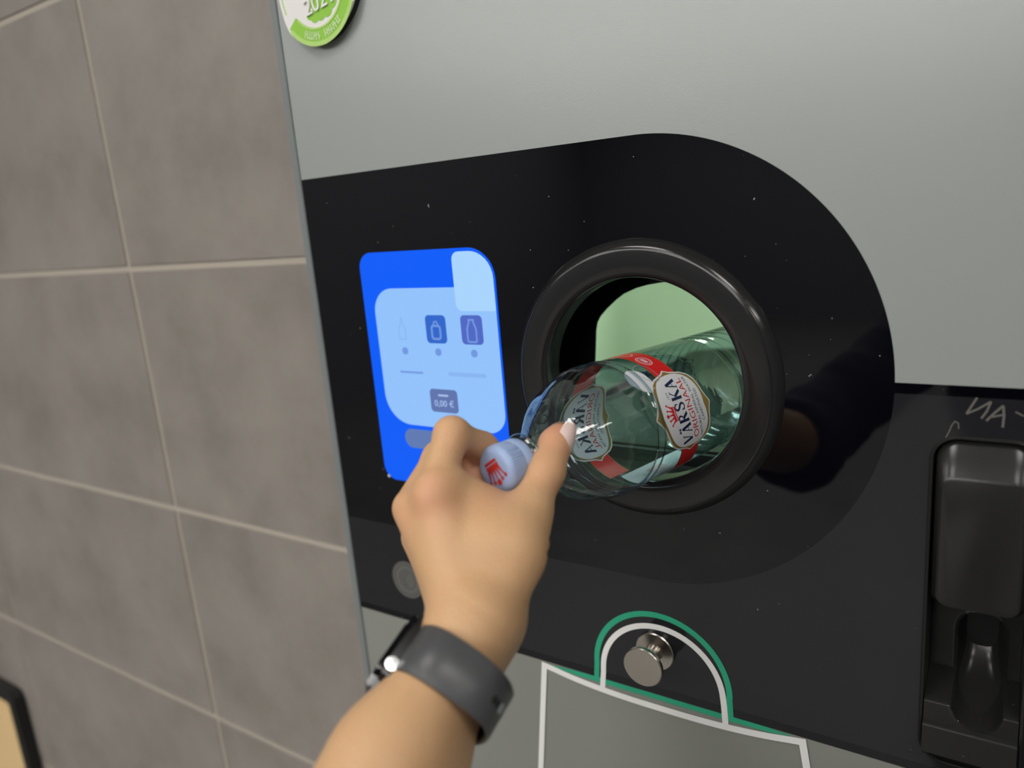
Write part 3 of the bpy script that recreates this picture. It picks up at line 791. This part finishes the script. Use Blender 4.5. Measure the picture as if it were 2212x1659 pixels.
def cone_d(ax, a, b, ra, rb, sq=None):
    """distance to a cone with rounded ends; sq=(direction, factor) flattens it along a direction"""
    a = np.array(a, float); b = np.array(b, float)
    X = [ax[0][:, None, None] - a[0], ax[1][None, :, None] - a[1], ax[2][None, None, :] - a[2]]
    ba = b - a; L2 = float(ba @ ba) + 1e-12
    t = np.clip((X[0] * ba[0] + X[1] * ba[1] + X[2] * ba[2]) / L2, 0, 1).astype(np.float32)
    Y = [X[k] - t * ba[k] for k in range(3)]
    if sq is not None:
        n, fct = np.array(sq[0], float), sq[1]; n = n / np.linalg.norm(n)
        dn = Y[0] * n[0] + Y[1] * n[1] + Y[2] * n[2]
        Y = [Y[k] + dn * n[k] * (fct - 1) for k in range(3)]
    return np.sqrt(Y[0] ** 2 + Y[1] ** 2 + Y[2] ** 2) - (ra + (rb - ra) * t)


def smin(a, b, k):
    if k <= 0: return np.minimum(a, b)
    h = np.maximum(k - np.abs(a - b), 0) / k
    return np.minimum(a, b) - h * h * k * .25


def add_cones(F, cones, k, size=1.0):
    """cones joined smoothly by k into one field (returned alone), bounded to their boxes"""
    for c in cones:
        a, b, ra, rb = np.array(c[0]), np.array(c[1]), c[2] * size, c[3] * size; sq = c[4] if len(c) > 4 else None
        kk = c[5] if len(c) > 5 else k
        pad = max(ra, rb) + max(kk, F.h * 3) + .004
        sl, ax = F.grid(a, b, pad)
        F.d[sl] = smin(F.d[sl], cone_d(ax, a, b, ra, rb, sq), kk)


def crease(F, p, n, R, depth, wd):
    """fold in the skin: a groove along the plane through p with normal n, fading at R"""
    p = np.array(p, float); n = np.array(n, float); n /= np.linalg.norm(n)
    sl, ax = F.grid(p, p, R)
    X = [ax[0][:, None, None] - p[0], ax[1][None, :, None] - p[1], ax[2][None, None, :] - p[2]]
    q = X[0] * n[0] + X[1] * n[1] + X[2] * n[2]
    r2 = X[0] ** 2 + X[1] ** 2 + X[2] ** 2
    F.d[sl] = F.d[sl] + (depth * np.exp(-(q / wd) ** 2) * np.clip(1 - r2 / (R * R), 0, 1)).astype(np.float32)


def nets(F):
    D = F.d; ins = D < 0; n = np.array(D.shape)
    C = [ins[dx:n[0] - 1 + dx, dy:n[1] - 1 + dy, dz:n[2] - 1 + dz] for dx in (0, 1) for dy in (0, 1) for dz in (0, 1)]
    cnt = sum(c.astype(np.int8) for c in C); act = (cnt > 0) & (cnt < 8)
    idx = np.argwhere(act); ids = -np.ones(act.shape, np.int64); ids[act] = np.arange(len(idx))
    acc = np.zeros((len(idx), 3)); num = np.zeros(len(idx))
    cor = np.array([(dx, dy, dz) for dx in (0, 1) for dy in (0, 1) for dz in (0, 1)])
    vals = [D[tuple((idx + c).T)].astype(float) for c in cor]
    for i in range(8):
        for j in range(i + 1, 8):
            if np.abs(cor[i] - cor[j]).sum() != 1: continue
            m_ = (vals[i] < 0) != (vals[j] < 0)
            t = np.where(m_, vals[i] / np.where(m_, vals[i] - vals[j], 1), 0)
            acc += m_[:, None] * (cor[i] + t[:, None] * (cor[j] - cor[i])); num += m_
    V_ = F.lo + F.h * (idx + acc / num[:, None])
    quads = []
    for ax_ in range(3):
        u, v = (ax_ + 1) % 3, (ax_ + 2) % 3
        s0 = [slice(1, n[k] - 1) for k in range(3)]; s0[ax_] = slice(0, n[ax_] - 1)
        s1 = list(s0); s1[ax_] = slice(1, n[ax_])
        a, b = ins[tuple(s0)], ins[tuple(s1)]
        e = np.argwhere(a != b); off = np.array([1, 1, 1]); off[ax_] = 0; e2 = e + off
        fl = a[tuple(e.T)]
        def cell(du, dv):
            q = e2.copy(); q[:, u] -= du; q[:, v] -= dv; return ids[tuple(q.T)]
        q = np.stack([cell(1, 1), cell(0, 1), cell(0, 0), cell(1, 0)], 1)
        q[~fl] = q[~fl][:, ::-1]; quads.append(q)
    Q = np.concatenate(quads); Q = Q[(Q >= 0).all(1)]
    return V_, Q


def relax(V_, Q, it=2, lam=.5):
    E_ = np.concatenate([Q[:, [0, 1]], Q[:, [1, 2]], Q[:, [2, 3]], Q[:, [3, 0]]])
    deg = np.bincount(E_.ravel(), minlength=len(V_)).astype(float)
    for _ in range(it):
        s = np.stack([np.bincount(E_[:, 0], V_[E_[:, 1], k], len(V_)) + np.bincount(E_[:, 1], V_[E_[:, 0], k], len(V_)) for k in range(3)], 1)
        V_ = V_ + lam * (s / deg[:, None] - V_)
    return V_


def rel(x, y, z): return CAM + np.array([x, y, z])

# --- the left hand and forearm
pt = lambda u, v, z: at(u, v, z)
W0 = pt(1036, 1352, 0.3647)          # wrist
FB = pt(850, 1640, 0.3271)           # forearm at the picture's lower edge
EL = rel(-.206, .030, -.296)       # elbow
MC = {'i': pt(938, 1064, 0.3826), 'm': pt(890, 1098, 0.3948), 'r': pt(905, 1160, 0.4117), 'p': pt(930, 1215, 0.4249)}
hand_lo = np.min([pt(820, 1100, 0.4042), pt(1240, 900, 0.4418), W0, FB, EL, MC['p'], pt(990, 900, 0.4512)], 0) - .045
hand_hi = np.max([pt(820, 1100, 0.4042), pt(1240, 900, 0.4418), W0, FB, EL, MC['p'], pt(990, 900, 0.4512)], 0) + .045
F = Field(hand_lo, hand_hi, .0016)
vdir = -FWD
cones = [  # palm: metacarpals, muscle pads
    (pt(1015, 1330, 0.3628), MC['i'], .0140, .0112), (pt(1008, 1325, 0.3675), MC['m'], .0130, .0112),
    (pt(1002, 1325, 0.3760), MC['r'], .0120, .0105), (pt(998, 1325, 0.3835), MC['p'], .0120, .0100),
    (pt(1072, 1310, 0.3685), pt(1104, 1190, 0.3779), .0140, .0160),
    (pt(1104, 1190, 0.3779), pt(1143, 1108, 0.3929), .0160, .0122),
    (pt(1055, 1240, 0.3854), pt(1035, 1130, 0.3986), .0145, .0115),
    (pt(1035, 1190, 0.3779), pt(1003, 1105, 0.3892), .0130, .0085),
    (pt(1068, 1160, 0.3816), pt(1040, 1110, 0.3910), .0115, .0065),
    (pt(1105, 1140, 0.3882), pt(1062, 1111, 0.3929), .0105, .0062),
    (MC['i'] + vdir * .0045, MC['i'] + vdir * .0045 + (pt(976, 938, .400) - MC['i']) * .12, .0092, .0085, None, .007),
    (pt(978, 1045, 0.3890), pt(1042, 1090, 0.3940), .0080, .0052),
    # wrist and forearm
    (pt(1022, 1350, 0.3591), pt(1042, 1345, 0.3760), .0168, .0180),
    (pt(1022, 1350, 0.3572), pt(842, 1640, 0.3224), .0165, .0245), (pt(1045, 1350, 0.3798), pt(880, 1660, 0.3403), .0168, .0255),
    (pt(842, 1640, 0.3224), EL, .0245, .037), (pt(880, 1660, 0.3403), EL, .0255, .037),
]
HS = .94                             # hand size against the radii noted above
add_cones(F, cones, .015, HS)
thumb = [(pt(1140, 1110, 0.3929), pt(1180, 1015, 0.4098), .0116, .0102), (pt(1180, 1015, 0.4098), pt(1199, 960, 0.4211), .0102, .0088), (pt(1199, 960, 0.4211), pt(1212, 933, 0.4268), .0087, .0066)]
add_cones(F, thumb, .007, HS)
def finger(chain, radii, k=.006):
    G_ = Field(F.lo, F.hi if hasattr(F, 'hi') else F.lo + F.h * (F.n - 1), F.h); G_.n = F.n; G_.d = np.full(F.n, 1.0, np.float32)
    add_cones(G_, [(chain[i], chain[i + 1], radii[i], radii[i + 1]) for i in range(len(chain) - 1)], k, HS)
    return G_.d
fing = [
    ([MC['i'], pt(976, 938, 0.4004), pt(1040, 966, 0.4230), pt(1080, 990, 0.4343)], (.0106, .0094, .0086, .0070)),
    ([MC['m'], pt(952, 990, 0.4230), pt(1012, 1016, 0.4320), pt(1050, 1050, 0.4240)], (.0108, .0100, .0100, .0086)),
    ([MC['r'], pt(960, 1075, 0.4437), pt(1010, 1090, 0.4531), pt(1050, 1085, 0.4418)], (.0102, .0096, .0083, .0072)),
    ([MC['p'], pt(970, 1150, 0.4531), pt(1005, 1160, 0.4568), pt(1040, 1145, 0.4456)], (.0100, .0084, .0074, .0064)),
]
palm = F.d.copy(); allf = None
for ch_, rr in fing:
    d = finger(ch_, rr)
    F.d = smin(F.d, d, 0)
    # blend only at the knuckle
    sl, ax = F.grid(np.array(ch_[0]), np.array(ch_[0]), .026)
    X = np.sqrt((ax[0][:, None, None] - ch_[0][0]) ** 2 + (ax[1][None, :, None] - ch_[0][1]) ** 2 + (ax[2][None, None, :] - ch_[0][2]) ** 2)
    wk = np.clip(1 - X / .026, 0, 1) ** .5
    F.d[sl] = np.minimum(F.d[sl], smin(palm[sl], d[sl], .012) * 1.0 + (1 - wk) * .02)
crease(F, pt(1035, 962, 0.4202), at(1060, 975, .46) - at(1010, 950, .44), .012, .0011, .0010)
crease(F, pt(1180, 1012, 0.4098), at(1196, 962, .447) - at(1150, 1105, .418), .016, .0009, .0011)
crease(F, pt(1184, 1000, 0.4117), at(1196, 962, .447) - at(1150, 1105, .418), .016, .0007, .0009)
crease(F, pt(1172, 1195, 0.3807), at(1165, 1150, .41) - at(1150, 1250, .4), .014, .0016, .0011)
crease(F, pt(1176, 1160, 0.3807), at(1165, 1150, .41) - at(1150, 1250, .4), .014, .0012, .0010)
crease(F, pt(1030, 1320, 0.3478), W0 - FB, .030, .0005, .0012)
crease(F, pt(1030, 1332, 0.3478), W0 - FB, .030, .0004, .0010)
HV, HQ = nets(F); HV = relax(HV, HQ, 3, .5)
blush = np.zeros(len(HV))
for p_, r_, a_ in ((MC['i'] + vdir * .012, .014, .55), (MC['m'] + vdir * .01, .012, .4), (fing[0][0][1], .014, .35), (fing[0][0][2], .016, .7), (fing[0][0][3], .016, .9), (fing[1][0][2], .022, 1.0), (pt(1207, 938, 0.4249), .020, .9), (pt(1180, 1012, 0.4098) + vdir * .01, .012, .35), (pt(1060, 1100, 0.3910), .016, .5)):
    blush = np.maximum(blush, a_ * np.exp(-(np.linalg.norm(HV - p_, axis=1) / r_) ** 2))

# --- the rest of the person, standing outside the picture and seen only as a reflection
SH_L, SH_R = rel(-.075, -.175, -.185), rel(.255, -.275, -.185)
NK, HD = rel(.085, -.235, -.115), rel(.075, -.245, .055)
HIP = rel(.09, -.235, -.62)
floor_z = -ZC
fx = np.array([.95, .30, 0]); fx /= np.linalg.norm(fx)         # across the body
ff = np.array([-.30, .95, 0]); ff /= np.linalg.norm(ff)        # the way she faces
HF = Field(rel(-.15, -.45, -.20), rel(.30, -.05, .22), .005)
add_cones(HF, [(NK - np.array([0, 0, .05]), HD - np.array([0, 0, .05]), .052, .050), (HD + np.array([0, 0, .015]), HD + np.array([0, 0, .03]), .075, .078, (ff, .88)),
               (HD + ff * .025 - np.array([0, 0, .02]), HD + ff * .045 - np.array([0, 0, .075]), .060, .030),
               (HD + ff * .078 + np.array([0, 0, .0]), HD + ff * .095 - np.array([0, 0, .030]), .008, .012, None, .01),
               (HD + ff * .078 - np.array([0, 0, .056]) - fx * .012, HD + ff * .078 - np.array([0, 0, .056]) + fx * .012, .009, .009, None, .01),
               (HD - fx * .078 - np.array([0, 0, .01]), HD - fx * .080 - np.array([0, 0, .035]), .016, .010, None, .008), (HD + fx * .078 - np.array([0, 0, .01]), HD + fx * .080 - np.array([0, 0, .035]), .016, .010, None, .008)], .03)
NV, NQ = nets(HF); NV = relax(NV, NQ, 2)
pr_ = thing('person', 'person reaching out a bare left forearm to push a bottle into the machine', 'person', tuple(rel(.09, -.24, floor_z)))
body = mesh('body', HV, HQ.tolist(), M['skin'], pr_, True); mesh('head', NV, NQ.tolist(), M['skin'], pr_, True)
atr = body.data.attributes.new('blush', 'FLOAT', 'POINT'); atr.data.foreach_set('value', blush.astype(np.float32))
# clothes
CF = Field(rel(-.42, -.55, -.80), rel(.50, .20, -.02), .007)
ELs = EL + (W0 - EL) / np.linalg.norm(W0 - EL) * .045
R_el = SH_R + np.array([.07, -.06, -.27]); R_wr = HIP + fx * .16 + ff * .04 + np.array([0, 0, .06])
add_cones(CF, [(SH_L, SH_R, .055, .055), ((SH_L + SH_R) / 2 - np.array([0, 0, .1]) - fx * .06, (SH_L + SH_R) / 2 - np.array([0, 0, .1]) + fx * .06, .105, .105, (ff, 1.25)),
               ((SH_L + SH_R) / 2 - np.array([0, 0, .12]), HIP + np.array([0, 0, .05]), .115, .120, (ff, 1.15)), (HIP - fx * .05, HIP + fx * .05, .115, .115, (ff, 1.1)),
               (NK - np.array([0, 0, .03]), NK - np.array([0, 0, .05]), .062, .085), (SH_L, EL, .050, .047), (EL, ELs, .047, .044), (SH_R, R_el, .054, .048), (R_el, R_wr, .046, .038)], .04)
# folds and the open cuff
sl, ax = CF.grid(ELs, EL, .25)
ua = (EL - SH_L) / np.linalg.norm(EL - SH_L)
X = [ax[0][:, None, None] - EL[0], ax[1][None, :, None] - EL[1], ax[2][None, None, :] - EL[2]]
q = X[0] * ua[0] + X[1] * ua[1] + X[2] * ua[2]; q2 = X[0] * UP[0] + X[1] * UP[1] + X[2] * UP[2]
CF.d[sl] += (.0022 * np.sin(q * 110 + q2 * 70) + .0012 * np.sin(q * 210 - q2 * 90)).astype(np.float32)
fd = (W0 - EL) / np.linalg.norm(W0 - EL)
qf = X[0] * fd[0] + X[1] * fd[1] + X[2] * fd[2]
CF.d[sl] = np.maximum(CF.d[sl], np.where(np.sqrt(X[0] ** 2 + X[1] ** 2 + X[2] ** 2) < .14, qf - .045, -1)).astype(np.float32)
CV, CQ = nets(CF); CV = relax(CV, CQ, 2)
o = mesh('shirt', CV, CQ.tolist(), M['cloth'], pr_, True); o['label'] = 'dark navy shirt with sleeve ending below the elbow'
LF = Field(rel(-.25, -.55, floor_z), rel(.45, .05, -.55), .01)
legs = []
for sgn in (-1, 1):
    hp = HIP + fx * .085 * sgn; kn = rel(0, 0, 0) * 0 + HIP + fx * .09 * sgn + ff * .01; kn[2] = .47; an = kn + ff * -.02; an[2] = .10
    legs += [(hp - np.array([0, 0, .06]), kn, .088, .060), (kn, an, .060, .052)]
add_cones(LF, legs + [(HIP - fx * .06 - np.array([0, 0, .04]), HIP + fx * .06 - np.array([0, 0, .04]), .10, .10, (ff, 1.1))], .03)
LV, LQ = nets(LF); mesh('trousers', relax(LV, LQ, 2), LQ.tolist(), M['trousers'], pr_, True)
for sgn in (-1, 1):
    c0 = HIP + fx * .09 * sgn; c0[2] = .045
    SF = Field(c0 - .25, c0 + .25, .008)
    add_cones(SF, [(c0 - ff * .05, c0 + ff * .13 - np.array([0, 0, .008]), .044, .036), (c0 - ff * .03, c0 - ff * .03 + np.array([0, 0, .05]), .042, .042)], .02)
    gz_ = SF.lo[2] + SF.h * np.arange(SF.n[2]); SF.d = np.maximum(SF.d, (.002 - gz_)[None, None, :]).astype(np.float32)
    sv, sq_ = nets(SF); mesh('shoe', sv, sq_.tolist(), M['shoe'], pr_, True)
HAF = Field(rel(-.15, -.50, -.32), rel(.30, -.05, .24), .006)
add_cones(HAF, [(HD + np.array([0, 0, .035]) - ff * .012, HD + np.array([0, 0, .045]) - ff * .012, .088, .088), (HD - ff * .05, HD - ff * .075 - np.array([0, 0, .22]), .075, .055), (HD - fx * .07 - ff * .01, HD - fx * .085 - np.array([0, 0, .2]), .030, .022), (HD + fx * .07 - ff * .01, HD + fx * .085 - np.array([0, 0, .2]), .030, .022)], .03)
sl, ax = HAF.grid(HD, HD, .13)
X = [ax[0][:, None, None] - HD[0], ax[1][None, :, None] - HD[1], ax[2][None, None, :] - HD[2]]
face = np.maximum(np.sqrt((X[0] - ff[0] * .10) ** 2 + (X[1] - ff[1] * .10) ** 2 + ((X[2] + .02) * .75) ** 2) - .075, -1)
HAF.d[sl] = np.maximum(HAF.d[sl], -face).astype(np.float32)
av, aq = nets(HAF); mesh('hair', relax(av, aq, 2), aq.tolist(), M['hair'], pr_, True)
eye_m = mat('eye_dark', (.05, .03, .02), .1)
for sgn in (-1, 1):
    bm = bmesh.new(); bmesh.ops.create_uvsphere(bm, u_segments=16, v_segments=10, radius=.011, matrix=Matrix.Translation(V3(HD + ff * .072 + fx * .031 * sgn + np.array([0, 0, .004]))))
    bm_obj('eye', bm, eye_m, pr_, True)

# thumb nail: a curved plate on the tip
def nail(c0, along, normal, ln, wd, th=.0012):
    n = np.array(normal, float); n /= np.linalg.norm(n); t = np.array(along, float); t -= n * (t @ n); t /= np.linalg.norm(t); s = np.cross(n, t)
    vs = []; fs = []; NA, NB = 14, 12
    for i in range(NA + 1):
        u = i / NA * 2 - 1
        hw_ = wd / 2 * (max(0.0, 1 - abs(u) ** 3.2)) ** .5 if abs(u) > .2 else wd / 2
        for j in range(NB + 1):
            v = (j / NB * 2 - 1)
            y = v * hw_; x = u * ln / 2
            z = -(y ** 2) / (2 * .0062) - (x ** 2) / (2 * .030) + th
            vs.append(c0 + t * x + s * y + n * z)
    for i in range(NA):
        for j in range(NB): fs.append((i * (NB + 1) + j, (i + 1) * (NB + 1) + j, (i + 1) * (NB + 1) + j + 1, i * (NB + 1) + j + 1))
    o = mesh('thumb_nail', vs, fs, M['nail'], pr_, True)
    md = o.modifiers.new('thickness', 'SOLIDIFY'); md.thickness = .0009; md.offset = -1
    return o
tn = RIGHT * .60 - FWD * .80 + UP * .10
nail_c = pt(1205, 951, 0.4235) + tn / np.linalg.norm(tn) * .0096
o = nail(nail_c, pt(1218, 905, 0.4286) - pt(1200, 985, 0.4164), tn, .0205, .0125); o['label'] = 'pale pink polished nail'

# ------------------------------------------------------------------ wrist watch
fa = FB - W0; fa /= np.linalg.norm(fa)
WC = pt(972, 1484, 0.3510)
side = pt(1098, 1500, 0.3478) - pt(880, 1420, 0.3478); side -= fa * (side @ fa); side /= np.linalg.norm(side)     # from the case side to the buckle side
up_ = np.cross(fa, side)
if up_ @ FWD > 0: up_ = -up_                                            # towards the viewer
wt = thing('wrist_watch', 'square black smart watch with a grey rubber strap worn on the left wrist', 'watch', tuple(WC))
A_, B_ = .0245, .0318; SW = .0235; TH = .0024
def pw(x): return math.copysign(abs(x) ** .72, x)
def ell(t, e=0.0): return side * ((A_ + e) * pw(math.cos(t))) + up_ * ((B_ + e) * pw(math.sin(t)))
vs = []; fs = []
NT = 120
ts = np.linspace(-PI + .42, PI - .42, NT)
for t_ in ts:
    taper = .5 * SW * (1 - .10 * max(0, math.cos(t_)))
    c0 = WC + ell(t_); nrm = side * math.cos(t_) / A_ + up_ * math.sin(t_) / B_
    nrm = nrm / np.linalg.norm(nrm)
    e_ = .0006
    for (x, y) in ((-taper, e_), (-taper, TH - e_), (-taper + e_, TH), (taper - e_, TH), (taper, TH - e_), (taper, e_), (taper - e_, 0), (-taper + e_, 0)):
        vs.append(c0 + fa * x + nrm * y)
for i in range(NT - 1):
    for j in range(8): fs.append((i * 8 + j, (i + 1) * 8 + j, (i + 1) * 8 + (j + 1) % 8, i * 8 + (j + 1) % 8))
fs += [tuple(range(8)), tuple((NT - 1) * 8 + j for j in range(8))[::-1]]
st = mesh('strap', vs, fs, M['strap'], wt, True); st.data.set_sharp_from_angle(angle=math.radians(50)); st['label'] = 'grey rubber strap'
for k_, t_ in enumerate((.92, .76, .60)):
    nrm = side * math.cos(t_) / A_ + up_ * math.sin(t_) / B_; nrm /= np.linalg.norm(nrm); c0 = WC + ell(t_) + nrm * TH
    if k_ < 2: lathe('strap_hole', [(-.0004, .0018), (.0003, .0018), (.0003, .0001)], c0, nrm, fa, M['strap_in'], st, 16, closed_ends=False)
    else: lathe('strap_pin', [(-.0002, .0026), (.0009, .0024), (.0012, .0001)], c0, nrm, fa, M['frame'], st, 18)
# case: rounded block on the back of the wrist
cn = -side; cu = fa; cv = up_
CC = WC + cn * (A_ + .0022) + fa * .0030
def block(name, c0, hx, hy, hz, r, m, parent, seg=5):
    bm = bmesh.new(); bmesh.ops.create_cube(bm, size=2)
    for v in bm.verts: v.co = Vector((v.co.x * hx, v.co.y * hy, v.co.z * hz))
    ve = [e for e in bm.edges if abs(e.verts[0].co.z - e.verts[1].co.z) > hz]
    bmesh.ops.bevel(bm, geom=ve, offset=r, segments=seg, affect='EDGES')
    fe = [e for e in bm.edges if abs(e.verts[0].co.z - e.verts[1].co.z) < 1e-6]
    bmesh.ops.bevel(bm, geom=fe, offset=min(hz * .7, .0028), segments=4, affect='EDGES')
    for v in bm.verts:
        p = c0 + cu * v.co.x + cv * v.co.y + cn * v.co.z; v.co = V3(p)
    return bm_obj(name, bm, m, parent, True, 40)
cs = block('case', CC, .0205, .0175, .0050, .008, M['black_gloss'], wt)
block('watch_glass', CC + cn * .0044, .0190, .0160, .0014, .007, M['black_glass'], wt)
cr_o = CC + cv * .0172 + cu * .0075
lathe('crown', [(0, .0034), (.0018, .0034), (.0024, .0030), (.0025, .0001)], cr_o, cv, cu, mat('watch_silver', (.7, .7, .7), .2, 1.0), wt, 28, auto=40)
